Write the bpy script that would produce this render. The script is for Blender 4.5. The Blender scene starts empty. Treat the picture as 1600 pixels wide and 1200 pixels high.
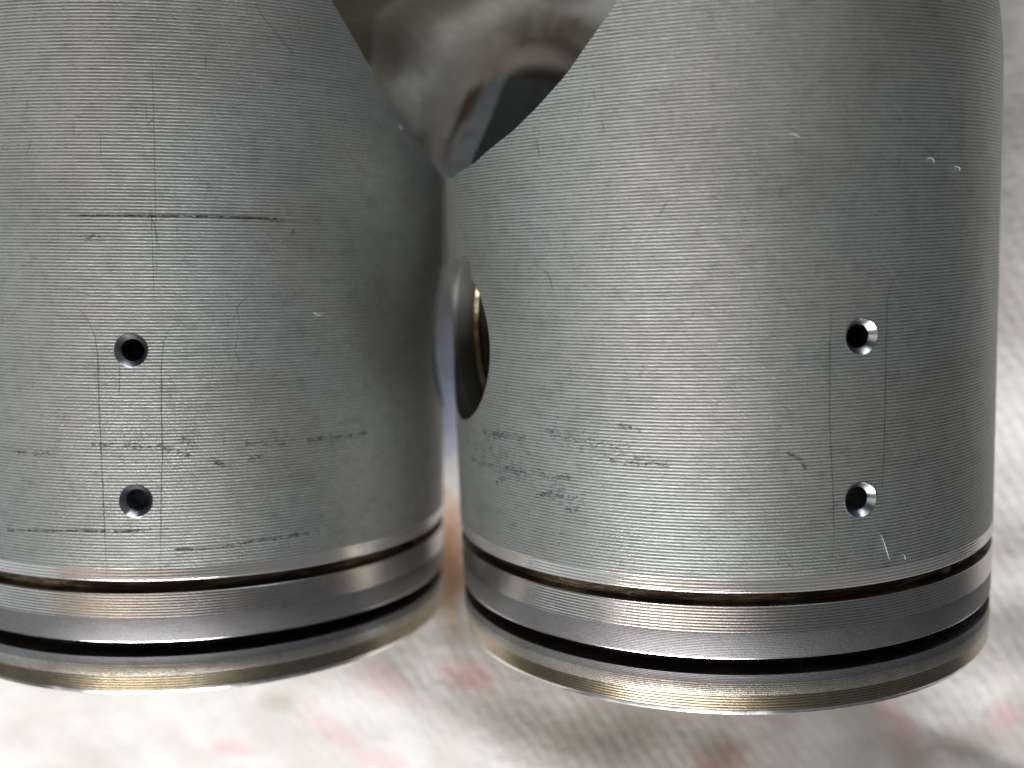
import bpy, bmesh, math, random
from mathutils import Vector, Matrix, noise as mnoise
scene = bpy.context.scene
S = 0.025                      # one unit below = one piston radius = 25 mm
R = math.radians
H = 5.6                        # camera height above the towel's datum, in piston radii

# ------------------------------------------------------------------ camera
cam_data = bpy.data.cameras.new("camera"); cam = bpy.data.objects.new("camera", cam_data)
scene.collection.objects.link(cam); scene.camera = cam
cam.location = (0, 0, H * S); cam.rotation_euler = (0, 0, 0)
cam_data.sensor_width = 36; cam_data.lens = 1709.1 / 1600 * 36
cam_data.clip_start = 0.005; cam_data.clip_end = 20
cam_data.dof.use_dof = True; cam_data.dof.focus_distance = 3.42 * S
cam_data.dof.aperture_fstop = 18.0

# ------------------------------------------------------------------ light
world = bpy.data.worlds.new("World"); scene.world = world; world.use_nodes = True
bg = world.node_tree.nodes['Background']
bg.inputs['Color'].default_value = (0.70, 0.76, 0.80, 1); bg.inputs['Strength'].default_value = 0.10
scene.view_settings.view_transform = 'Standard'; scene.view_settings.look = 'None'
scene.view_settings.gamma = 1; scene.view_settings.exposure = 0.0

def area(name, az, yy, dist, sx, sy, power, color):
    """area lamp seen from the pistons at azimuth az (from overhead towards +x) and y-component yy"""
    c = math.sqrt(1 - yy * yy)
    d = Vector((math.sin(R(az)) * c, yy, math.cos(R(az)) * c))
    l = bpy.data.lights.new(name, 'AREA'); l.shape = 'RECTANGLE'; l.size = sx; l.size_y = sy
    l.energy = power; l.color = color
    o = bpy.data.objects.new(name, l); scene.collection.objects.link(o)
    o.location = Vector((0, 0, 0.02)) + d * dist
    o.rotation_euler = d.to_track_quat('Z', 'Y').to_euler()
    return o
area("window_light", -74, 0.02, 0.9, 0.62, 0.9, 1.5, (0.84, 0.97, 1.0))
area("warm_light", -27, -0.38, 0.75, 0.84, 0.36, 0.64, (1.0, 0.73, 0.46))
area("low_window_light", -36, -0.93, 0.9, 0.55, 0.25, 13.5, (0.99, 0.99, 1.0))
area("far_fill_light", 15, 0.96, 1.2, 0.9, 0.4, 5.4, (0.84, 0.93, 1.0))  # unseen cool source, added to brighten the cloth at the right
SCRATCH_L = [(0.006, [(-10.83, 1.4076), (-7.9, 1.4058), (-4.33, 1.4062), (4.84, 1.4078)]), (0.0045, [(0.31, 1.4089), (15.01, 1.4107), (20.79, 1.4087), (26.83, 1.4069)]), (0.0045, [(11.59, 1.4035), (20.78, 1.4025), (31.94, 1.3986)]), (0.0042, [(-10.73, 1.1351), (-8.59, 1.0945), (-7.44, 1.0639), (-6.55, 1.0229), (-6.1, 0.9506), (-6.21, 0.7838), (-6.08, 0.5515), (-5.99, 0.3588), (-5.9, 0.2247)]), (0.0042, [(9.99, 1.0794), (8.38, 1.0692), (6.86, 1.0445), (5.88, 1.0031), (5.42, 0.9305), (5.19, 0.7841), (5.21, 0.6574), (4.78, 0.5299), (4.38, 0.3583), (4.17, 0.2283)]), (0.003, [(-2.09, 0.9347), (-2.18, 0.8889), (-2.41, 0.8264)]), (0.0022, [(4.4, 1.4822), (4.47, 1.3208), (4.47, 1.1167)]), (0.003, [(3.97, 1.4258), (4.9, 1.3776), (5.67, 1.2967)]), (0.0022, [(5.34, 1.9759), (5.33, 1.8394), (5.34, 1.6421), (5.2, 1.422), (5.06, 1.1987)]), (0.0025, [(23.57, 2.0967), (24.48, 2.0627), (26.24, 2.0261), (28.64, 1.9823), (31.13, 1.9402), (32.93, 1.9231)]), (0.0035, [(14.66, 1.9098), (14.6, 1.8702)]), (0.003, [(-18.32, 1.7706), (-17.97, 1.7506), (-18.45, 1.727)]), (0.0025, [(-17.44, 1.6509), (-18.37, 1.6112), (-18.98, 1.5914)]), (0.0025, [(-4.14, 1.6693), (-4.32, 1.5801)]), (0.002, [(4.09, 1.7602), (4.1, 1.7011)]), (0.003, [(-20.19, 1.4706), (-20.6, 1.43)]), (0.006, [(29.94, 1.3513), (30.48, 1.3726)]), (0.005, [(28.12, 1.3213), (28.52, 1.334)]), (0.0025, [(19.79, 1.0525), (19.27, 1.1156), (20.23, 1.1322), (21.44, 1.1488)]), (0.0025, [(19.41, 1.0315), (18.74, 0.9727), (19.75, 0.9214)]), (0.005, [(39.16, 1.5696), (39.9, 1.5704)]), (0.002, [(-9.91, 1.166), (-6.89, 1.1502)])]
SCRATCH_R = [(0.0036, [(-7.01, 1.0886), (-5.98, 1.069), (-5.64, 1.05), (-5.85, 0.9558), (-5.94, 0.765), (-5.69, 0.6486), (-5.2, 0.4913), (-5.05, 0.3524), (-5.52, 0.3071)]), (0.0036, [(8.22, 1.1736), (7.53, 1.1609), (5.78, 1.1245), (5.01, 1.0778), (4.86, 0.9056), (4.74, 0.6721), (4.22, 0.4349)]), (0.003, [(-57.58, 1.2043), (-56.11, 1.1942), (-55.3, 1.1643), (-54.94, 1.1344)]), (0.005, [(-58.16, 1.332), (-57.11, 1.3295)]), (0.008, [(-29.11, 1.0642), (-28.79, 1.0641)]), (0.0025, [(-32.54, 1.3999), (-33.65, 1.3749), (-34.33, 1.3439)]), (0.003, [(-45.61, 1.7303), (-45.07, 1.6962)]), (0.003, [(-44.09, 1.6429), (-43.45, 1.5976)]), (0.003, [(-57.59, 1.6078), (-57.0, 1.5488)]), (0.0025, [(-54.68, 1.4879), (-54.44, 1.4722)]), (0.003, [(-56.87, 0.32), (-56.27, 0.3131)]), (0.007, [(-55.66, 0.3191), (-55.21, 0.3182)]), (0.007, [(-46.13, 0.3359), (-45.63, 0.3307)]), (0.0025, [(-78.08, 0.6693), (-76.46, 0.6553), (-75.81, 0.6233), (-74.1, 0.6054)]), (0.002, [(-52.08, 0.9012), (-51.18, 0.8757)]), (0.002, [(-26.61, 1.2777), (-27.25, 1.2596)]), (0.0025, [(-20.61, 1.3381), (-20.83, 1.3163)]), (0.0025, [(-20.41, 1.3197), (-20.09, 1.3451)])]
DEPOSIT_L = [(0.004, [(-9.11, 1.4057), (4.84, 1.4058), (15.0, 1.4066), (26.83, 1.4048)]), (0.012, [(-8.04, 1.3392), (-4.47, 1.3377)]), (0.014, [(-8.3, 0.6694), (-1.07, 0.6647), (4.76, 0.6597), (7.62, 0.6438), (9.91, 0.6298)]), (0.016, [(7.67, 0.6777), (10.55, 0.672)]), (0.016, [(19.93, 0.6644), (26.07, 0.6527), (31.28, 0.6538), (38.34, 0.6552), (46.38, 0.6532)]), (0.014, [(12.79, 0.6193), (16.27, 0.5905)]), (0.012, [(20.46, 0.6032), (24.16, 0.6246)]), (0.004, [(-27.6, 0.3593), (-19.72, 0.3704), (-10.2, 0.3803), (-2.79, 0.3789), (2.56, 0.387)]), (0.006, [(6.54, 0.3181), (13.55, 0.3114), (21.99, 0.327), (32.36, 0.3312)]), (0.012, [(-25.0, 0.6296), (-16.18, 0.6305)])]
DEPOSIT_R = [(0.016, [(-77.38, 0.6395), (-68.92, 0.6508), (-63.19, 0.6544)]), (0.014, [(-74.92, 0.5921), (-73.5, 0.6291), (-69.96, 0.6573)]), (0.016, [(-58.14, 0.6827), (-51.57, 0.6826)]), (0.02, [(-84.86, 0.5265), (-73.93, 0.5322), (-63.54, 0.5381)]), (0.02, [(-72.94, 0.4815), (-69.42, 0.5184), (-65.06, 0.5191)]), (0.012, [(-60.11, 0.5419), (-52.55, 0.545)]), (0.02, [(-61.12, 0.4754), (-55.59, 0.4781), (-49.93, 0.4795)]), (0.012, [(-54.21, 0.4371), (-50.68, 0.4406)]), (0.05, [(-82.59, 0.5706), (-67.2, 0.568), (-54.09, 0.4919)]), (0.04, [(-56.62, 0.6748), (-43.26, 0.6522), (-34.03, 0.6001)]), (0.014, [(-43.15, 0.7223), (-38.44, 0.712)]), (0.012, [(-44.54, 0.6146), (-37.42, 0.6057)]), (0.01, [(-13.59, 0.641), (-11.16, 0.6156), (-10.49, 0.5858)])]
FIBRE = [('R', [(-12.78, 1.5717), (-11.83, 1.5657), (-11.19, 1.5582)]), ('R', [(13.23, 1.4878), (14.33, 1.4934), (15.32, 1.4784)]), ('R', [(21.07, 1.4691), (22.07, 1.4653), (22.5, 1.4558)]), ('R', [(4.13, 0.3648), (4.83, 0.3289), (5.96, 0.2814)]), ('R', [(9.12, 0.2893), (9.43, 0.2721)]), ('L', [(57.13, 1.7574), (58.04, 1.7387)]), ('L', [(34.24, 1.0962), (35.34, 1.0848), (36.34, 1.0952)])]
RED = (0.50, 0.13, 0.10); PINK = (0.72, 0.42, 0.42); TAN = (0.40, 0.33, 0.27); ORANGE = (0.52, 0.26, 0.12); BLUE = (0.30, 0.34, 0.52); OLIVE_SHADE = (0.17, 0.140, 0.09)
BEIGE = (0.62, 0.56, 0.45)
STAINS_SHADE = [(760, 80, 1.0, .85, BEIGE, .95, 0), (738, 1045, .15, .10, RED, .45, 0), (695, 1030, .06, .05, PINK, .45, 0), (600, 1060, .25, .12, PINK, .35, -.5),
 (705, 870, .12, .42, ORANGE, .8, 0), (705, 600, .12, .50, BLUE, .75, 0), (733, 258, .12, .26, BLUE, .55, -.4),
 (560, 70, .55, .55, OLIVE_SHADE, .92, 0), (680, -10, .60, .36, OLIVE_SHADE, .92, 0), (600, 70, .34, .40, OLIVE_SHADE, .92, 0), (690, 20, .30, .22, OLIVE_SHADE, .9, 0), (720, 5, .45, .13, OLIVE_SHADE, .85, 0), (870, 60, .22, .12, OLIVE_SHADE, .7, 0), (1100, 1190, .30, .12, (.55, .30, .24), .6, .5), (1400, 1130, .22, .10, PINK, .5, -.9), (1500, 1160, .3, .12, TAN, .5, 0),  # olive patches over the beige paint the gap's shade into the cloth
 (1570, 1120, .12, .10, PINK, .5, 0), (350, 1192, .16, .07, PINK, .45, 0), (520, 1150, .3, .1, PINK, .35, -.7), (600, 1195, .15, .08, PINK, .45, 0), (980, 1130, .7, .22, TAN, .45, -.1),  # the wide tan patch paints shade below the right crown into the cloth
 (1595, 330, .14, .16, TAN, .45, 0), (1590, 520, .12, .3, TAN, .45, 0), (1600, 700, .12, .2, TAN, .4, 0), (1420, 1180, .3, .12, TAN, .5, -.6), (430, 1100, .12, .08, TAN, .5, 0)]

# ------------------------------------------------------------------ node helpers
class NT:
    def __init__(self, name):
        self.m = bpy.data.materials.new(name); self.m.use_nodes = True
        self.t = self.m.node_tree; self.n = self.t.nodes; self.n.clear()
        self.out = self.n.new('ShaderNodeOutputMaterial'); self.b = self.n.new('ShaderNodeBsdfPrincipled')
        self.t.links.new(self.b.outputs[0], self.out.inputs[0])
    def put(self, sock, v):
        if isinstance(v, bpy.types.NodeSocket): self.t.links.new(v, sock)
        elif isinstance(v, (tuple, list)) and sock.type == 'RGBA' and len(v) == 3: sock.default_value = (*v, 1)
        else: sock.default_value = v
    def set(self, **k):
        for a, v in k.items(): self.put(self.b.inputs[a.replace('_', ' ')], v)
    def math(self, op, a, b=0.0, c=0.0, clamp=False):
        x = self.n.new('ShaderNodeMath'); x.operation = op; x.use_clamp = clamp
        for i, v in enumerate((a, b, c)): self.put(x.inputs[i], v)
        return x.outputs[0]
    def vec(self, op, a, b=None, s=None):
        x = self.n.new('ShaderNodeVectorMath'); x.operation = op; self.put(x.inputs[0], a)
        if b is not None: self.put(x.inputs[1], b)
        if s is not None: self.put(x.inputs['Scale'], s)
        return x.outputs['Value'] if op in ('LENGTH', 'DOT_PRODUCT', 'DISTANCE') else x.outputs[0]
    def pos(self):
        t = self.n.new('ShaderNodeTexCoord'); return self.vec('SCALE', t.outputs['Object'], s=1 / S)
    def sep(self, v):
        x = self.n.new('ShaderNodeSeparateXYZ'); self.put(x.inputs[0], v); return x.outputs
    def comb(self, a, b, c):
        x = self.n.new('ShaderNodeCombineXYZ')
        for i, v in enumerate((a, b, c)): self.put(x.inputs[i], v)
        return x.outputs[0]
    def noise(self, v, scale, detail=3, rough=0.55, color=False):
        x = self.n.new('ShaderNodeTexNoise'); self.put(x.inputs['Vector'], v)
        x.inputs['Scale'].default_value = scale; x.inputs['Detail'].default_value = detail
        x.inputs['Roughness'].default_value = rough
        return x.outputs['Color' if color else 'Fac']
    def ramp(self, v, lo, hi, a=0.0, b=1.0):
        x = self.n.new('ShaderNodeMapRange'); x.interpolation_type = 'SMOOTHSTEP'
        for i, q in enumerate((v, lo, hi, a, b)): self.put(x.inputs[i], q)
        return x.outputs[0]
    def mix(self, f, a, b, mode='MIX'):
        x = self.n.new('ShaderNodeMix'); x.data_type = 'RGBA'; x.blend_type = mode
        self.put(x.inputs[0], f); self.put(x.inputs[6], a); self.put(x.inputs[7], b); return x.outputs[2]
    def bump(self, h, dist, strength=1.0, normal=None):
        x = self.n.new('ShaderNodeBump'); self.put(x.inputs['Height'], h)
        x.inputs['Distance'].default_value = dist * S; self.put(x.inputs['Strength'], strength)
        if normal is not None: self.put(x.inputs['Normal'], normal)
        return x.outputs[0]

def turned(name, pitch, slope, base, rough, grime_shade=0.6, patch=0.25, metallic=0.85, polish_to=None, warm=(0.5, 0.45, 0.4), coarse=0.5, aniso=0.35, clean=1.0, grain=0.12):
    """lathe-turned aluminium: regular circumferential tool marks, groove shade and dirt painted dark, patchy oxide"""
    t = NT(name); p = t.pos(); x, y, z = t.sep(p)
    th = t.math('ARCTAN2', x, z)
    cyl = t.comb(t.math('MULTIPLY', th, 1.0), y, 0.0)
    wob = t.noise(t.comb(t.math('MULTIPLY', th, 3.0), t.math('MULTIPLY', y, 22.0), 0.0), 1.0, 2)
    ph = t.math('ADD', t.math('MULTIPLY', y, 2 * math.pi / pitch), t.math('MULTIPLY', wob, 1.6 * clean))
    sn = t.math('SINE', ph); cs = t.math('COSINE', ph)
    # uneven strength of the marks from line to line and round the bore
    a1 = t.noise(t.comb(t.math('MULTIPLY', th, 9.0), t.math('MULTIPLY', y, 95.0), 3.0), 1.0, 3)
    a2 = t.noise(t.comb(t.math('MULTIPLY', th, 60.0), t.math('MULTIPLY', y, 160.0), 7.0), 1.0, 2)
    k = t.math('MULTIPLY', t.ramp(a1, 0.25, 0.7, 1 - 0.45 * clean, 1 + 0.15 * clean), slope)
    g = t.n.new('ShaderNodeNewGeometry')
    vt = t.n.new('ShaderNodeVectorTransform'); vt.vector_type = 'VECTOR'; vt.convert_from = 'OBJECT'; vt.convert_to = 'WORLD'
    vt.inputs[0].default_value = (0, 1, 0)
    off = t.vec('SCALE', vt.outputs[0], s=t.math('MULTIPLY', cs, t.math('MULTIPLY', k, -1.0)))
    nrm = t.vec('NORMALIZE', t.vec('ADD', g.outputs['Normal'], off))
    fine = t.noise(t.comb(t.math('MULTIPLY', th, 130.0), t.math('MULTIPLY', y, 200.0), 0.0), 1.0, 2)
    pol = t.ramp(y, polish_to + 0.004, polish_to - 0.002) if polish_to is not None else None
    nrm = t.bump(fine, 0.003, coarse if pol is None else t.math('MULTIPLY', t.math('SUBTRACT', 1.0, pol), coarse), nrm)
    # colour
    big = t.noise(p, 2.3, 4, 0.6); tint = t.noise(t.vec('ADD', p, (5.0, 2.0, 1.0)), 1.4, 3)
    mid = t.noise(t.comb(t.math('MULTIPLY', th, 14.0), t.math('MULTIPLY', y, 18.0), 2.0), 1.0, 4, 0.7)
    c = t.mix(t.ramp(tint, 0.35, 0.65), base, tuple(b * q for b, q in zip(base, (1.05, 0.98, 0.965))))
    c = t.mix(t.math('MULTIPLY', t.ramp(big, 0.42, 0.72), patch), c, tuple(b * q for b, q in zip(base, (0.55, 0.52, 0.5))))
    c = t.mix(t.math('MULTIPLY', t.ramp(mid, 0.52, 0.8), patch * 1.1), c, tuple(b * q for b, q in zip(base, (0.45, 0.43, 0.41))))
    c = t.mix(t.ramp(fine, 0.25, 0.75, 0.0, grain), c, (0.10, 0.10, 0.10))
    cn = t.noise(t.comb(t.math('MULTIPLY', th, 40.0), t.math('MULTIPLY', y, 55.0), 11.0), 1.0, 3, 0.7)
    c = t.mix(t.ramp(cn, 0.52, 0.78, 0.0, 0.20 * clean), c, (0.16, 0.105, 0.085))
    c = t.mix(t.ramp(cn, 0.46, 0.24, 0.0, 0.12 * clean), c, (0.16, 0.21, 0.19))
    # shade and dirt in the bottoms of the marks, painted as short dark dashes
    bottom = t.ramp(sn, 0.15, -0.75, 0.0, 1.0)
    dash = t.ramp(t.math('ADD', t.math('MULTIPLY', a2, 0.6), t.math('MULTIPLY', mid, 0.5)), 0.40, 0.66, 0.35, 1.0)
    gm = t.math('MULTIPLY', t.math('MULTIPLY', bottom, dash), grime_shade)
    speck = t.math('MULTIPLY', t.ramp(a2, 0.63, 0.76), t.math('MULTIPLY', t.ramp(mid, 0.45, 0.65), grime_shade))
    gm = t.math('MAXIMUM', gm, speck)
    rg = rough
    if polish_to is not None:
        gm = t.math('MULTIPLY', gm, t.math('SUBTRACT', 1.0, t.math('MULTIPLY', pol, 0.45)))
        c = t.mix(pol, c, (0.72, 0.70, 0.68)); rg = t.math('SUBTRACT', rough, t.math('MULTIPLY', pol, rough - 0.22))
    c = t.mix(gm, c, (0.035, 0.034, 0.032))
    t.set(Base_Color=c, Metallic=metallic, Roughness=rg, Normal=nrm, Anisotropic=aniso)
    tg = t.n.new('ShaderNodeTangent'); tg.direction_type = 'RADIAL'; tg.axis = 'Y'
    t.put(t.b.inputs['Tangent'], tg.outputs[0]); t.b.inputs['Anisotropic Rotation'].default_value = 0.25
    return t.m

def plain(name, base, rough, metallic, dark=(0.02, 0.02, 0.02), amount=0.5, scale=12.0, bump=0.01, stretch=(1, 1, 1), lo=0.45, hi=0.7):
    t = NT(name); p = t.vec('MULTIPLY', t.pos(), stretch); n = t.noise(p, scale, 4, 0.6)
    c = t.mix(t.math('MULTIPLY', t.ramp(n, lo, hi), amount), base, dark)
    t.set(Base_Color=c, Metallic=metallic, Roughness=t.ramp(n, 0.3, 0.8, rough * 0.8, min(1, rough * 1.3)),
          Normal=t.bump(t.noise(p, scale * 5, 2), bump))
    return t.m

PITCH = 0.0106
M_skirt = turned("turned_aluminium_skirt", PITCH, 0.27, (0.430, 0.458, 0.438), 0.54, grime_shade=0.56, patch=0.34, metallic=0.75, polish_to=0.254, clean=0.7)
M_thread = turned("bright_turned_land", 0.0098, 0.22, (0.74, 0.71, 0.68), 0.29, grime_shade=0.62, patch=0.12, metallic=1.0, coarse=0.06, clean=0.25)
M_dull = turned("dull_fine_turned_land", 0.0052, 0.20, (0.30, 0.30, 0.31), 0.52, grime_shade=0.45, patch=0.25, coarse=0.1, grain=0.45)
M_crown = turned("crown_land_turned", 0.0090, 0.13, (0.52, 0.44, 0.30), 0.30, grime_shade=0.75, patch=0.25, metallic=1.0, coarse=0.08, clean=0.3)
M_rope = turned("crown_land_chattered", 0.0062, 0.22, (0.60, 0.57, 0.50), 0.42, grime_shade=0.55, patch=0.5, coarse=0.3, grain=0.4)
M_bevel = plain("polished_bevel", (0.86, 0.86, 0.85), 0.22, 1.0, amount=0.1, bump=0.0)
M_top = plain("carboned_crown_top", (0.30, 0.27, 0.22), 0.5, 0.6, amount=0.8, scale=3)
M_inner = plain("cast_aluminium_inside", (0.15, 0.15, 0.148), 0.6, 0.2, amount=0.5, scale=5, bump=0.004)
M_varnish = plain("brown_varnish", (0.34, 0.24, 0.14), 0.45, 0.7, dark=(0.04, 0.025, 0.018), amount=0.9, scale=3.2, stretch=(1, 8, 1), lo=0.36, hi=0.60)
M_carbon = plain("black_carbon", (0.012, 0.009, 0.008), 0.6, 0.0, amount=0.3)
M_drill = plain("bright_drilled_edge", (0.48, 0.50, 0.53), 0.30, 1.0, amount=0.35, scale=14, bump=0.0)
M_bore = plain("bore_oil_film", (0.085, 0.088, 0.078), 0.6, 0.5, dark=(0.06, 0.035, 0.015), amount=0.8, scale=2.5, stretch=(1, 1, 1), bump=0.002)
M_clip = plain("spring_steel_clip", (0.40, 0.33, 0.21), 0.3, 1.0, dark=(0.15, 0.08, 0.03), amount=0.5, scale=6)

# ------------------------------------------------------------------ mesh helpers
def obj(name, bm_or_mesh, mats, parent=None, smooth=True, angle=24):
    if isinstance(bm_or_mesh, bmesh.types.BMesh):
        me = bpy.data.meshes.new(name)
        for v in bm_or_mesh.verts: v.co *= S
        bm_or_mesh.to_mesh(me); bm_or_mesh.free()
    else: me = bm_or_mesh
    for m in (mats if isinstance(mats, (list, tuple)) else [mats]): me.materials.append(m)
    if smooth:
        me.polygons.foreach_set('use_smooth', [True] * len(me.polygons)); me.set_sharp_from_angle(angle=R(angle))
    o = bpy.data.objects.new(name, me); scene.collection.objects.link(o)
    if parent: o.parent = parent
    return o

def lathe(profile, seg=360, mat=None, closed=True):
    """profile of (radius, y[, material]) turned about Y"""
    bm = bmesh.new(); rings = []
    for q in profile:
        r, y = q[0], q[1]
        if r < 1e-6: rings.append([bm.verts.new((0, y, 0))])
        else: rings.append([bm.verts.new((r * math.sin(2 * math.pi * i / seg), y, r * math.cos(2 * math.pi * i / seg))) for i in range(seg)])
    n = len(rings)
    for j in range(n if closed else n - 1):
        a, b = rings[j], rings[(j + 1) % n]; mi = profile[j][2] if len(profile[j]) > 2 else 0
        for i in range(seg):
            k = (i + 1) % seg
            if len(a) == 1 and len(b) == 1: continue
            vs = [a[0], b[i], b[k]] if len(a) == 1 else ([a[i], a[k], b[0]] if len(b) == 1 else [a[i], a[k], b[k], b[i]])
            bm.faces.new(vs).material_index = mi
    bmesh.ops.recalc_face_normals(bm, faces=bm.faces)
    return bm

def interp(tab, x):
    if x <= tab[0][0]:
        (x0, y0), (x1, y1) = tab[0], tab[1]; return y0 + (x - x0) * (y1 - y0) / (x1 - x0)
    for (x0, y0), (x1, y1) in zip(tab, tab[1:]):
        if x <= x1: return y0 + (x - x0) * (y1 - y0) / (x1 - x0)
    return tab[-1][1]

def frame_at(th, y, r=1.0):
    """matrix whose Z points out of the cylinder at angle th (degrees) and height y"""
    a = R(th); n = Vector((math.sin(a), 0, math.cos(a)))
    xax = Vector((math.cos(a), 0, -math.sin(a))); yax = Vector((0, 1, 0))
    m = Matrix((xax, yax, n)).transposed().to_4x4(); m.translation = n * r + Vector((0, y, 0))
    return m

def cutter(bm, m):
    bmesh.ops.transform(bm, matrix=m, verts=bm.verts)
    me = bpy.data.meshes.new("cut")
    for v in bm.verts: v.co *= S
    bm.to_mesh(me); bm.free(); [me.materials.append(q) for q in (M_skirt, M_inner, M_bore)]; me.polygons.foreach_set('material_index', [2] * len(me.polygons))
    o = bpy.data.objects.new("cut", me); scene.collection.objects.link(o); return o

def zrod(r, z0, z1, seg=64, r1=None):
    bm = bmesh.new(); r1 = r if r1 is None else r1
    bmesh.ops.create_cone(bm, cap_ends=True, segments=seg, radius1=r, radius2=r1, depth=z1 - z0)
    bmesh.ops.translate(bm, vec=(0, 0, (z0 + z1) / 2), verts=bm.verts); return bm

HOLES = (0.9766, 0.4814)
BORE_Y, BORE_R = 0.945, 0.285

def skirt_mesh(cut, seg=420, rows=70):
    Y0, Y1 = 0.2105, 1.42
    ys = [Y0, 0.2155, 0.2165] + [0.2165 + (Y1 - 0.2165) * j / 44 for j in range(1, 45)]
    def top(i):
        th = abs((i * 360 / seg + 180) % 360 - 180); rear = th > 90; th = min(th, 180 - th)
        return min(interp(cut, th), 1.97 if rear else 2.38)
    tops = [top(i) for i in range(seg)]
    for _ in range(3): tops = [(tops[i - 1] + tops[i] * 2 + tops[(i + 1) % seg]) / 4 for i in range(seg)]
    bm = bmesh.new(); outer, inner = [], []
    N = 14
    for i in range(seg):
        a = 2 * math.pi * i / seg; s, c = math.sin(a), math.cos(a); col, coi = [], []
        yy = ys + [Y1 + (tops[i] - 0.003 - Y1) * j / N for j in range(1, N + 1)] + [tops[i]]
        for j, y in enumerate(yy):
            r = 0.9975 if j == 0 else (0.996 if j == len(yy) - 1 else 1.0)
            col.append(bm.verts.new((r * s, y, r * c)))
        for y in (Y0, 0.6, 1.0, Y1, (Y1 + tops[i]) / 2, tops[i]): coi.append(bm.verts.new((0.905 * s, y, 0.905 * c)))
        outer.append(col); inner.append(coi)
    for i in range(seg):
        k = (i + 1) % seg
        for j in range(len(outer[0]) - 1): bm.faces.new((outer[i][j], outer[k][j], outer[k][j + 1], outer[i][j + 1]))
        for j in range(len(inner[0]) - 1):
            f = bm.faces.new((inner[i][j], inner[i][j + 1], inner[k][j + 1], inner[k][j])); f.material_index = 1
        f = bm.faces.new((outer[i][0], inner[i][0], inner[k][0], outer[k][0])); f.material_index = 1
        f = bm.faces.new((outer[i][-1], outer[k][-1], inner[k][-1], inner[i][-1])); f.material_index = 1
    bmesh.ops.recalc_face_normals(bm, faces=bm.faces)
    return bm

def boolean(o, cutters):
    for c in cutters:
        md = o.modifiers.new("b", 'BOOLEAN'); md.operation = 'DIFFERENCE'; md.solver = 'EXACT'; md.object = c
    dg = bpy.context.evaluated_depsgraph_get()
    me = bpy.data.meshes.new_from_object(o.evaluated_get(dg))
    o.modifiers.clear(); old = o.data; o.data = me; me.name = old.name; bpy.data.meshes.remove(old)
    for c in cutters: d = c.data; bpy.data.objects.remove(c); bpy.data.meshes.remove(d)
    # normals on the turned outside are exactly radial, however the cut split the faces
    me.polygons.foreach_set('use_smooth', [True] * len(me.polygons)); me.set_sharp_from_angle(angle=R(25))
    nr = [Vector(n.vector) for n in me.corner_normals]
    for p in me.polygons:
        if p.material_index: continue
        if all(abs(math.hypot(me.vertices[v].co.x, me.vertices[v].co.z) - S) < 2e-5 * 1 for v in p.vertices) and abs(p.normal.y) < 0.3:
            for li in p.loop_indices:
                co = me.vertices[me.loops[li].vertex_index].co; nr[li] = Vector((co.x, 0, co.z)).normalized()
    me.normals_split_custom_set([tuple(n) for n in nr])

def ribbons(strips, r, seed, wavy=0.0, broken=False):
    """thin raised or etched marks following the cylinder"""
    rnd = random.Random(seed); bm = bmesh.new()
    for w, pts in strips:
        P = []
        for (a0, y0), (a1, y1) in zip(pts, pts[1:]):
            L = math.hypot(R(a1 - a0), y1 - y0); n = max(2, int(L / 0.012))
            for k in range(n): P.append((a0 + (a1 - a0) * k / n, y0 + (y1 - y0) * k / n))
        P.append(pts[-1]); N = len(P)
        ro = []
        for i, (a, y) in enumerate(P):
            b0, b1 = P[max(0, i - 1)], P[min(N - 1, i + 1)]
            d = Vector((R(b1[0] - b0[0]), b1[1] - b0[1])); d = d.normalized() if d.length > 0 else Vector((1, 0))
            taper = min(1, 0.25 + 1.5 * min(i, N - 1 - i) / max(1, N - 1) * 2)
            ww = w * 0.5 * taper * rnd.uniform(0.55, 1.15); j = rnd.gauss(0, wavy * w)
            q = []
            for s in (-1, 1):
                aa = R(a) - d.y * (s * ww + j); yy = y + d.x * (s * ww + j)
                q.append(bm.verts.new((r * math.sin(aa), yy, r * math.cos(aa))))
            ro.append(q)
        for i in range(N - 1):
            if broken and rnd.random() < 0.25: continue
            bm.faces.new((ro[i][0], ro[i + 1][0], ro[i + 1][1], ro[i][1]))
    for f in bm.faces:
        c = f.calc_center_median()
        if f.normal.dot(Vector((c.x, 0, c.z))) < 0: f.normal_flip()
    bmesh.ops.delete(bm, geom=[v for v in bm.verts if not v.link_faces], context='VERTS')
    return bm

def cloud(paths, seed):
    rnd = random.Random(seed); out = []
    for w, pts in paths:
        for (a0, y0), (a1, y1) in zip(pts, pts[1:]):
            L = math.hypot(R(a1 - a0), y1 - y0)
            for _ in range(int(L / 0.0015) + 2):
                u = rnd.random(); a = a0 + (a1 - a0) * u; y = y0 + (y1 - y0) * u + rnd.gauss(0, w * 0.42)
                if mnoise.noise(Vector((a * 0.5, y * 30, seed))) < rnd.uniform(-0.6, 0.25): continue
                l = math.degrees(rnd.uniform(0.004, 0.016)); out.append((rnd.uniform(0.002, 0.0045), [(a, y), (a + l, y + rnd.gauss(0, 0.001))]))
    return out

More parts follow.
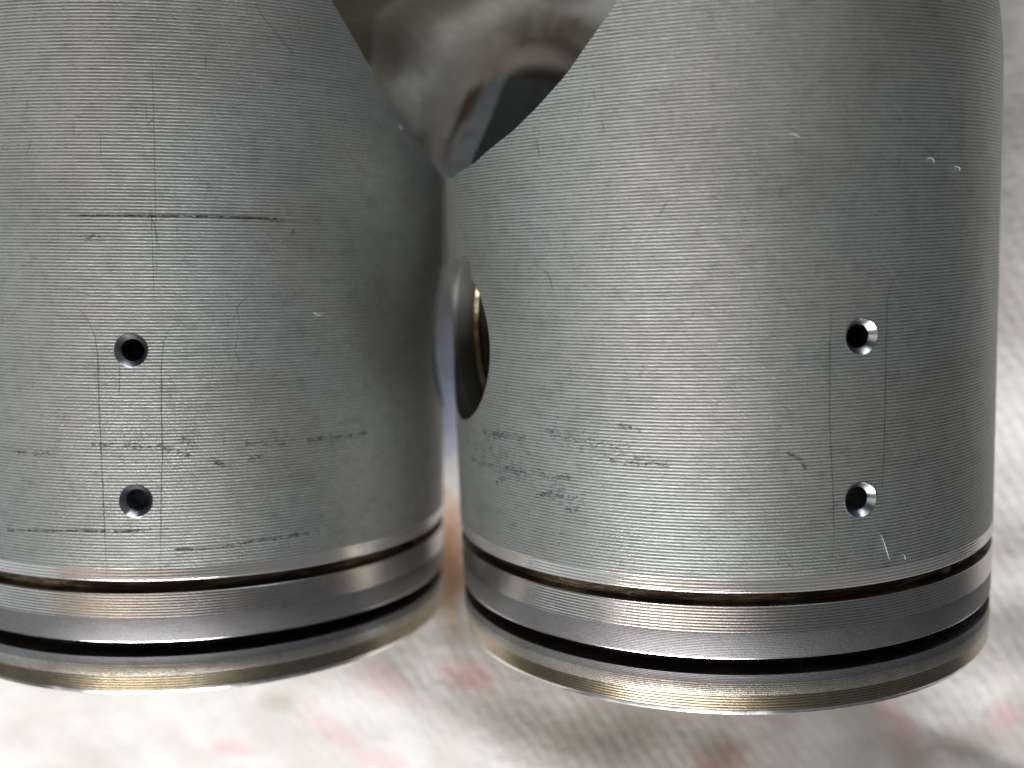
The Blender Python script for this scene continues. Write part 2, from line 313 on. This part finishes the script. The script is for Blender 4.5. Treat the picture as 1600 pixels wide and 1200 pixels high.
def specks(n, seed, yr, ar, cut):
    """tiny dirt specks and short hairline nicks scattered over the skirt"""
    rnd = random.Random(seed); out = []
    while len(out) < n:
        a, y = rnd.uniform(*ar), rnd.uniform(*yr)
        if y > interp(cut, abs(a)) - 0.06 or any(math.hypot(R(a), y - h) < 0.10 for h in HOLES): continue
        if mnoise.noise(Vector((a * 0.06 + seed, y * 3.0, 0))) < rnd.uniform(-0.5, 0.3): continue
        L = rnd.choice((0.004, 0.006, 0.01, 0.02, 0.035)) * rnd.uniform(0.6, 1.3)
        ang = rnd.gauss(math.pi / 2, 0.35) if rnd.random() < 0.7 else rnd.gauss(0, 0.15)
        dx, dy = math.cos(ang) * L, math.sin(ang) * L; bend = rnd.uniform(-0.3, 0.3) * L
        out.append((rnd.uniform(0.0012, 0.0026), [(a, y), (a + math.degrees(dx / 2 + bend * math.sin(ang)), y + dy / 2 - bend * math.cos(ang)), (a + math.degrees(dx), y + dy)]))
    return out

def thing(name, label, cat, group=None):
    o = bpy.data.objects.new(name, None); scene.collection.objects.link(o); o.empty_display_size = 0.01
    o['label'] = label; o['category'] = cat
    if group: o['group'] = group
    return o
def tag(o, label, cat, group=None):
    o['label'] = label; o['category'] = cat
    if group: o['group'] = group
    return o

t = NT("scratch_dark"); t.set(Base_Color=(0.05, 0.048, 0.045), Metallic=0.3, Roughness=0.6, Alpha=0.48); M_scr = t.m
t = NT("brown_deposit"); p = t.pos(); n = t.noise(t.vec('MULTIPLY', p, (30, 90, 30)), 1.0, 3)
t.set(Base_Color=t.mix(n, (0.10, 0.075, 0.05), (0.05, 0.045, 0.04)), Roughness=0.8, Metallic=0.2, Alpha=0.48); M_dep = t.m
t = NT("grey_deposit"); p = t.pos(); n = t.noise(t.vec('MULTIPLY', p, (30, 90, 30)), 1.0, 3)
t.set(Base_Color=(0.06, 0.062, 0.068), Roughness=0.8, Metallic=0.2, Alpha=0.42); M_depg = t.m
t = NT("white_lint"); t.set(Base_Color=(0.8, 0.8, 0.8), Roughness=0.7); M_lint = t.m

# ------------------------------------------------------------------ one piston with all its parts
def make_piston(label, pose, roll, cut, scratches, deposits, peg, seed, depmat, colorset=None):
    X, Y, D, yaw, pitch = pose
    root = thing('piston', label, 'piston', 'pair of two-stroke engine pistons')
    M = Matrix.Rotation(yaw, 4, 'Z') @ Matrix.Rotation(pitch, 4, 'X') @ Matrix.Rotation(roll, 4, 'Y')
    M.translation = Vector((X, Y, H - D)) * S; root.matrix_world = M
    # skirt with drilled holes and gudgeon pin bore
    sk = obj('skirt', skirt_mesh(cut), [M_skirt, M_inner, M_bore], root, smooth=False); sk.parent = None
    cs = [cutter(zrod(0.0540, -0.3, 0.2), frame_at(0, y)) for y in HOLES]
    for s in (-90, 90):
        cs.append(cutter(zrod(BORE_R + 0.004, -0.4, 0.3, 128), frame_at(s, BORE_Y)))
        cs.append(cutter(zrod(0.055, -0.06, 0.3, 32), frame_at(s * 83 / 90, BORE_Y + BORE_R - 0.035)))
    boolean(sk, cs); sk.parent = root
    # countersunk oil holes
    for n, y in enumerate(HOLES):
        prof = [(0.0550, -0.012), (0.0550, 0.0004), (0.0535, 0.0010), (0.0515, -0.0012), (0.0365, -0.021), (0.0355, -0.13), (0.039, -0.13), (0.039, -0.03)]
        bm = lathe(prof, 72)
        bmesh.ops.transform(bm, matrix=frame_at(0, y) @ Matrix.Rotation(R(90), 4, 'X'), verts=bm.verts)
        h = obj('oil_hole', bm, M_drill, root)
        f = zrod(0.0354, -0.128 if n == 0 else -0.105, -0.124 if n == 0 else -0.10, 40); bmesh.ops.transform(f, matrix=frame_at(0, y), verts=f.verts)
        obj('hole_floor', f, M_carbon if n == 0 else M_inner, h)
    # pin bosses with circlip grooves and clips
    for s in (-90, 90):
        prof = [(0.36, -0.62), (0.36, -0.105), (0.300, -0.100), (0.284, -0.082), (0.282, -0.150), (0.292, -0.152), (0.292, -0.175), (0.282, -0.177),
                (0.280, -0.215), (0.262, -0.235), (0.262, -0.62)]
        prof = [(0.37, -0.62), (0.37, -0.098), (0.302, -0.055), (0.2865, -0.044), (0.2825, -0.056), (0.2825, -0.118), (0.298, -0.120), (0.298, -0.150), (0.2825, -0.152),
                (0.2825, -0.22), (0.270, -0.235), (0.270, -0.62)]
        bm = lathe(prof, 128)
        bmesh.ops.transform(bm, matrix=frame_at(s, BORE_Y) @ Matrix.Rotation(R(90), 4, 'X'), verts=bm.verts)
        b = obj('pin_boss', bm, M_bore, root, angle=12)
        bm = bmesh.new(); ring = []; n0, rt = 96, 0.013
        for i in range(n0 + 1):
            a = R(110 + 320 * i / n0); ring.append([bm.verts.new(((0.283 + rt * math.cos(q)) * math.cos(a), (0.283 + rt * math.cos(q)) * math.sin(a), -0.135 + rt * math.sin(q))) for q in [2 * math.pi * j / 10 for j in range(10)]])
        for i in range(n0):
            for j in range(10): bm.faces.new((ring[i][j], ring[i + 1][j], ring[i + 1][(j + 1) % 10], ring[i][(j + 1) % 10]))
        bm.faces.new(ring[0]); bm.faces.new(ring[-1]); bmesh.ops.recalc_face_normals(bm, faces=bm.faces)
        bmesh.ops.transform(bm, matrix=frame_at(s, BORE_Y), verts=bm.verts)
        obj('circlip', bm, M_clip, b)
    # ring belt
    obj('ring_groove', lathe([(0.87, 0.225), (0.955, 0.2245), (0.955, 0.155), (0.87, 0.1545)], 300), M_varnish, root)
    obj('ring_groove', lathe([(0.85, 0.02), (0.90, 0.0195), (0.90, -0.070), (0.85, -0.0705)], 300), M_carbon, root)
    obj('ring_land', lathe([(0.86, 0.1685, 3), (0.9975, 0.1685, 0), (0.9990, 0.1670, 0), (0.9990, 0.083, 1), (0.9975, 0.0815, 1), (0.9975, 0.0055, 2), (0.9955, 0.001, 3), (0.86, 0.001, 3)], 420),
        [M_thread, M_dull, M_bevel, M_varnish], root)
    obj('crown', lathe([(0.84, -0.0505, 3), (0.9935, -0.0505, 1), (0.9945, -0.052, 1), (0.9945, -0.080, 4), (0.9965, -0.086, 4), (0.9955, -0.117, 0), (0.9945, -0.121, 0), (0.9940, -0.1645, 0), (0.9937, -0.166, 2), (0.9915, -0.169, 2), (0.9855, -0.1815, 2), (0.978, -0.187, 5), (0.965, -0.190, 5), (0.90, -0.196, 5), (0.72, -0.222, 5), (0.45, -0.245, 5), (0.2, -0.256, 5), (0, -0.258, 5), (0, -0.10, 3), (0.84, -0.10, 3)], 420, closed=True),
        [M_crown, M_dull, M_bevel, M_carbon, M_rope, M_top], root)
    # ring locating peg standing in the upper groove
    bm = bmesh.new(); bmesh.ops.create_cube(bm, size=1)
    bmesh.ops.scale(bm, vec=(0.05, 0.043, 0.07), verts=bm.verts)
    bmesh.ops.bevel(bm, geom=bm.edges, offset=0.006, segments=2, affect='EDGES')
    bmesh.ops.transform(bm, matrix=frame_at(peg, 0.19, 0.945), verts=bm.verts)
    obj('ring_peg', bm, M_varnish, root)
    # scratches and deposits lying on the turned surface
    o = obj('scratch', ribbons(scratches + specks(330, seed, (0.26, 2.2), (-75, 75), cut), 1.0006, seed, 0.12), M_scr, root); o['kind'] = 'stuff'
    o = obj('deposit', ribbons(cloud(deposits, seed), 1.0005, seed + 1, 0.1), depmat, root); o['kind'] = 'stuff'
    return root

POSE_L = (-1.293, -0.7459, 4.6315, -0.0081, 0.1164); ROLL_L = 0.0569
POSE_R = (0.8067, -0.7039, 4.3288, 0.0379, 0.1376); ROLL_R = 0.2633
CUT_L = [(28, 2.42), (39.1, 2.133), (43.1, 2.05), (47.1, 1.965), (52.6, 1.869), (61.5, 1.752), (71.1, 1.663), (80, 1.615), (90, 1.593)]
CUT_R = [(30, 2.28), (40.7, 1.975), (44.9, 1.894), (50.6, 1.786), (57.0, 1.703), (63.6, 1.637), (76.7, 1.554), (90, 1.52)]
PL = make_piston('left grey metal piston with both oil holes facing up, cut off by the picture edge', POSE_L, ROLL_L, CUT_L, SCRATCH_L, DEPOSIT_L, 66, 11, M_dep)
PR = make_piston('grey metal piston on the right, showing its round pin bore beside the left piston', POSE_R, ROLL_R, CUT_R, SCRATCH_R, DEPOSIT_R, 23.2, 23, M_depg)

# lint fibres clinging to the metal
FL = ['short bright lint fibre high on the right piston, nearest its middle', 'curled white lint fibre high on the dark side of the right piston',
      'faint lint fibre beside the curled one on the right piston', 'long thin white fibre just above the ring grooves of the right piston',
      'tiny white fibre right of the long one near the ring grooves', 'short white lint fibre near the cut edge of the left piston',
      'pale curved lint fibre on the shaded flank of the left piston']
for (side, pts), lb in zip(FIBRE, FL):
    pose, roll = (POSE_L, ROLL_L) if side == 'L' else (POSE_R, ROLL_R)
    Mx = Matrix.Rotation(pose[3], 4, 'Z') @ Matrix.Rotation(pose[4], 4, 'X') @ Matrix.Rotation(roll, 4, 'Y'); Mx.translation = Vector((pose[0], pose[1], H - pose[2]))
    if len(pts) == 2: pts = [pts[0], tuple((a + b) / 2 for a, b in zip(*pts)), pts[1]]
    C = []
    for k in range(13):
        u = k / 12; a = [(1 - u) ** 2 * pts[0][i] + 2 * u * (1 - u) * (2 * pts[1][i] - 0.5 * pts[0][i] - 0.5 * pts[2][i]) + u * u * pts[2][i] for i in (0, 1)]
        C.append(Mx @ (frame_at(a[0], a[1], 1.0022 + 0.004 * math.sin(math.pi * u)).translation))
    base = C[0].copy(); bm = bmesh.new(); rr = []; rad = 0.0008
    for i, c in enumerate(C):
        d = (C[min(i + 1, 12)] - C[max(0, i - 1)]).normalized(); u = d.cross(Vector((0, 0, 1))).normalized(); w = d.cross(u)
        rr.append([bm.verts.new(c - base + (u * math.cos(q) + w * math.sin(q)) * rad * (0.4 + 0.6 * math.sin(math.pi * (i + .5) / 13))) for q in [2 * math.pi * j / 6 for j in range(6)]])
    for i in range(12):
        for j in range(6): bm.faces.new((rr[i][j], rr[i + 1][j], rr[i + 1][(j + 1) % 6], rr[i][(j + 1) % 6]))
    bm.faces.new(rr[0]); bm.faces.new(rr[-1]); bmesh.ops.recalc_face_normals(bm, faces=bm.faces)
    o = obj('lint_fibre', bm, M_lint); o.location = base * S; tag(o, lb, 'fibre', 'lint fibres on the pistons')

# ------------------------------------------------------------------ towel
def sst(a, b, x):
    t = min(1, max(0, (x - a) / (b - a))); return t * t * (3 - 2 * t)
def arch(x, y):
    """signed distance from the crest of the rolled fold, and the direction in towards its pocket"""
    u, v = (x - 0.08) / 0.60, max(0.0, y - 0.90) / 0.76; r = math.hypot(u, v)
    nx, ny = -u / 0.60, -v / 0.76; l = math.hypot(nx, ny) or 1
    return (r - 1) * 0.66, nx / l, ny / l
def seg_dist(x, y, P):
    best = (9, 0, 0, 0)
    for (ax, ay), (bx, by) in zip(P, P[1:]):
        dx, dy = bx - ax, by - ay; L = dx * dx + dy * dy; t = max(0, min(1, ((x - ax) * dx + (y - ay) * dy) / L))
        qx, qy = ax + dx * t, ay + dy * t; d = math.hypot(x - qx, y - qy)
        if d < best[0]: best = (d, 1 if dx * (y - ay) - dy * (x - ax) > 0 else -1, dy / math.sqrt(L), -dx / math.sqrt(L))
    return best
def towel_z(x, y):
    # datum following the underside of the two pistons, which lie slightly nose-down
    base_l = (H - 5.6315) - 0.018 + 0.117 * (y + 0.7459); base_r = (H - 5.3288) - 0.018 + 0.1385 * (y + 0.7039)
    w = sst(-0.9, 0.5, x); z = base_l * (1 - w) + base_r * w
    m_ = sst(1.55, 2.4, x) * sst(-1.0, 0.0, y); z += m_ * 0.22 * (y + 0.75)      # cloth shape tilted up beyond the right piston to catch the low light
    # sag away from the contact strips
    if y > 1.75: z -= 0.10 * (y - 1.75)
    # fold crest that crosses under the crowns towards the lower right
    d = -0.412 * (x + 0.557) - 0.911 * (y + 1.57)
    near = sst(-0.75, -1.15, y)
    q = math.sqrt(d * d + 0.03) - 0.17
    z += near * (0.30 - (0.42 if d > 0 else 0.42) * min(q, 1.4 if d > 0 else 0.8))
    # hollow under the right crown and a second crest at the lower right
    d2 = 0.80 * (x - 1.95) - 0.60 * (y + 1.95)
    z += sst(-0.9, -1.5, y) * 0.07 * math.exp(-(d2 / 0.25) ** 2)
    # arch-shaped fold between the skirts with a pocket behind it
    gate = sst(0.35, 0.8, y) * sst(1.1, 0.4, x); e, _, _ = arch(x, y)
    if e < 0: z -= gate * sst(0.02, 0.13, -e) * (0.10 + 1.15 * sst(-0.12, 0.12, x) * sst(1.0, 1.25, y))
    z += gate * 0.10 * math.exp(-((e + 0.20) / 0.08) ** 2) * sst(0.1, -0.1, x)
    d4 = seg_dist(x, y, [(-0.1, 2.05), (0.3, 1.85), (0.7, 1.9)])[0]
    z += gate * 0.22 * math.exp(-(d4 / 0.14) ** 2)
    z -= 0.5 * math.exp(-((x - 0.24) / 0.26) ** 2 - ((y - 1.36) / 0.10) ** 2)
    # soft unevenness
    z += 0.035 * mnoise.noise(Vector((x * 1.3, y * 1.3, 3))) + 0.018 * mnoise.noise(Vector((x * 4, y * 4, 9)))
    # keep below the cylinders
    for X, Y, D, yaw, pitch in (POSE_L, POSE_R):
        if -0.35 < y - Y < 3.3:
            ax = X - yaw * (y - Y); hx = abs(x - ax)
            if hx < 1.0: z = min(z, (H - D) + math.tan(pitch) * (y - Y) - math.sqrt(max(0, 1 - hx * hx)) / math.cos(pitch) - 0.012)
    return z
bm = bmesh.new(); NX, NY = 420, 360; X0, X1, Y0, Y1 = -4.6, 4.6, -3.6, 4.0; g = []
for j in range(NY + 1):
    row = []
    for i in range(NX + 1):
        x, y = X0 + (X1 - X0) * i / NX, Y0 + (Y1 - Y0) * j / NY; z = towel_z(x, y)
        row.append(bm.verts.new((x, y, z)))
    g.append(row)
for j in range(NY):
    for i in range(NX): bm.faces.new((g[j][i], g[j][i + 1], g[j + 1][i + 1], g[j + 1][i]))
# turned-under hem all round gives the cloth its thickness
edge = [e for e in bm.edges if e.is_boundary]
r = bmesh.ops.extrude_edge_only(bm, edges=edge)
for v in r['geom']:
    if isinstance(v, bmesh.types.BMVert): v.co.z -= 0.08
# the fold that rolls up between the two skirts and curls under on its inner side
FP = [(-0.52, 0.55, 0.28), (-0.47, 0.85, 0.42), (-0.41, 1.10, 0.52), (-0.335, 1.30, 0.60), (-0.20, 1.50, 0.68), (-0.03, 1.605, 0.75), (0.16, 1.625, 0.79), (0.37, 1.57, 0.78), (0.57, 1.49, 0.72), (0.80, 1.36, 0.5)]
PR_ = [(0.62, -0.62), (0.46, -0.34), (0.30, -0.21), (0.17, -0.095), (0.09, -0.025), (0.04, 0.0), (-0.02, 0.0), (-0.07, -0.025), (-0.095, -0.065), (-0.09, -0.11), (-0.05, -0.15), (0.03, -0.20), (0.08, -0.36), (0.08, -0.8)]
def crom(P, n):
    P = [Vector(p) for p in P]; P = [P[0] * 2 - P[1]] + P + [P[-1] * 2 - P[-2]]; out = []
    for k in range(1, len(P) - 2):
        for q in range(n):
            u = q / n; a, c_, d_, e_ = P[k - 1], P[k], P[k + 1], P[k + 2]
            out.append(0.5 * ((2 * c_) + (d_ - a) * u + (2 * a - 5 * c_ + 4 * d_ - e_) * u * u + (3 * c_ - a - 3 * d_ + e_) * u ** 3))
    return out + [P[-2]]
cl = crom(FP, 12); pr = crom([(a, c_, 0) for a, c_ in PR_], 4); rows_ = []
for i, c_ in enumerate(cl):
    d = cl[min(i + 1, len(cl) - 1)] - cl[max(i - 1, 0)]; o_ = Vector((-d.y, d.x, 0)).normalized()
    wv = 1 + 0.12 * math.sin(i * 0.31) + 0.25 * mnoise.noise(Vector((i * 0.13, 2, 5)))
    rows_.append([bm.verts.new(c_ + o_ * q.x * wv + Vector((0, 0, q.y + 0.012 * mnoise.noise(Vector((i * 0.2, q.x * 9, 1)))))) for q in pr])
for r0, r1 in zip(rows_, rows_[1:]):
    for k in range(len(pr) - 1): bm.faces.new((r0[k], r0[k + 1], r1[k + 1], r1[k]))
bmesh.ops.recalc_face_normals(bm, faces=bm.faces)
t = NT("white_terry_cloth"); p = t.pos(); x, y, z = t.sep(p)
rib_d = t.math('ADD', t.math('MULTIPLY', x, 0.82), t.math('MULTIPLY', y, 0.57))
warp = t.noise(p, 3.0, 2)
rib = t.math('SINE', t.math('ADD', t.math('MULTIPLY', rib_d, 110.0), t.math('MULTIPLY', warp, 9.0)))
loops = t.noise(t.vec('MULTIPLY', p, (1.0, 1.0, 0.4)), 26.0, 4, 0.65)
tuft = t.noise(p, 8.0, 4, 0.6)
c = t.mix(t.ramp(t.noise(p, 2.2, 4), 0.35, 0.7), (0.74, 0.725, 0.70), (0.60, 0.565, 0.52))
c = t.mix(t.math('MULTIPLY', t.ramp(loops, 0.45, 0.75), 0.35), c, (0.42, 0.41, 0.40))
def stain_shade(c, cx, cy, rx, ry, col, amt, ang=0.0, nz=0.55):
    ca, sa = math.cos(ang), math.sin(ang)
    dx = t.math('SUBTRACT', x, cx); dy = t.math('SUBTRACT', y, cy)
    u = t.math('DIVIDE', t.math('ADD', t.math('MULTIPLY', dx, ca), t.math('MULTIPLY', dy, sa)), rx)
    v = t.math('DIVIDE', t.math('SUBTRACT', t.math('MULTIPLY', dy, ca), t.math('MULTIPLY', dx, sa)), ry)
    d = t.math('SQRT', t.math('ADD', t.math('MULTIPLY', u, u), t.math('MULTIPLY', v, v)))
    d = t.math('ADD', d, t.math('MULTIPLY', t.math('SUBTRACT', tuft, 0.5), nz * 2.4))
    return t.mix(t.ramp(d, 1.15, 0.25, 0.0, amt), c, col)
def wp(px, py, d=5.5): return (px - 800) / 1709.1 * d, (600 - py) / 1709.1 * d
for px, py, rx, ry, col, amt, ang in STAINS_SHADE:
    c = stain_shade(c, *wp(px, py), rx, ry, col, amt, ang, 0.2 if col is OLIVE_SHADE else 0.55)
hgt = t.math('ADD', t.math('MULTIPLY', rib, 0.10), t.math('MULTIPLY', loops, 1.6))
t.set(Base_Color=c, Roughness=0.95, Sheen_Weight=0.25, Normal=t.bump(hgt, 0.014, 0.7), Specular_IOR_Level=0.15)
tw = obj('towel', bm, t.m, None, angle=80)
tag(tw, 'rumpled white towel with pink and brown stains lying under both pistons', 'towel')

# ------------------------------------------------------------------ table under the towel
bm = bmesh.new(); bmesh.ops.create_cube(bm, size=1); bmesh.ops.scale(bm, vec=(16, 14, 0.8), verts=bm.verts)
bmesh.ops.bevel(bm, geom=bm.edges, offset=0.05, segments=2, affect='EDGES')
tb = obj('table_top', bm, plain("dark_wood", (0.16, 0.10, 0.06), 0.45, 0.0, dark=(0.06, 0.035, 0.02), amount=0.8, scale=0.8, stretch=(1, 9, 1)))
tb.location = (0, 0, -1.7 * S); tb['kind'] = 'structure'
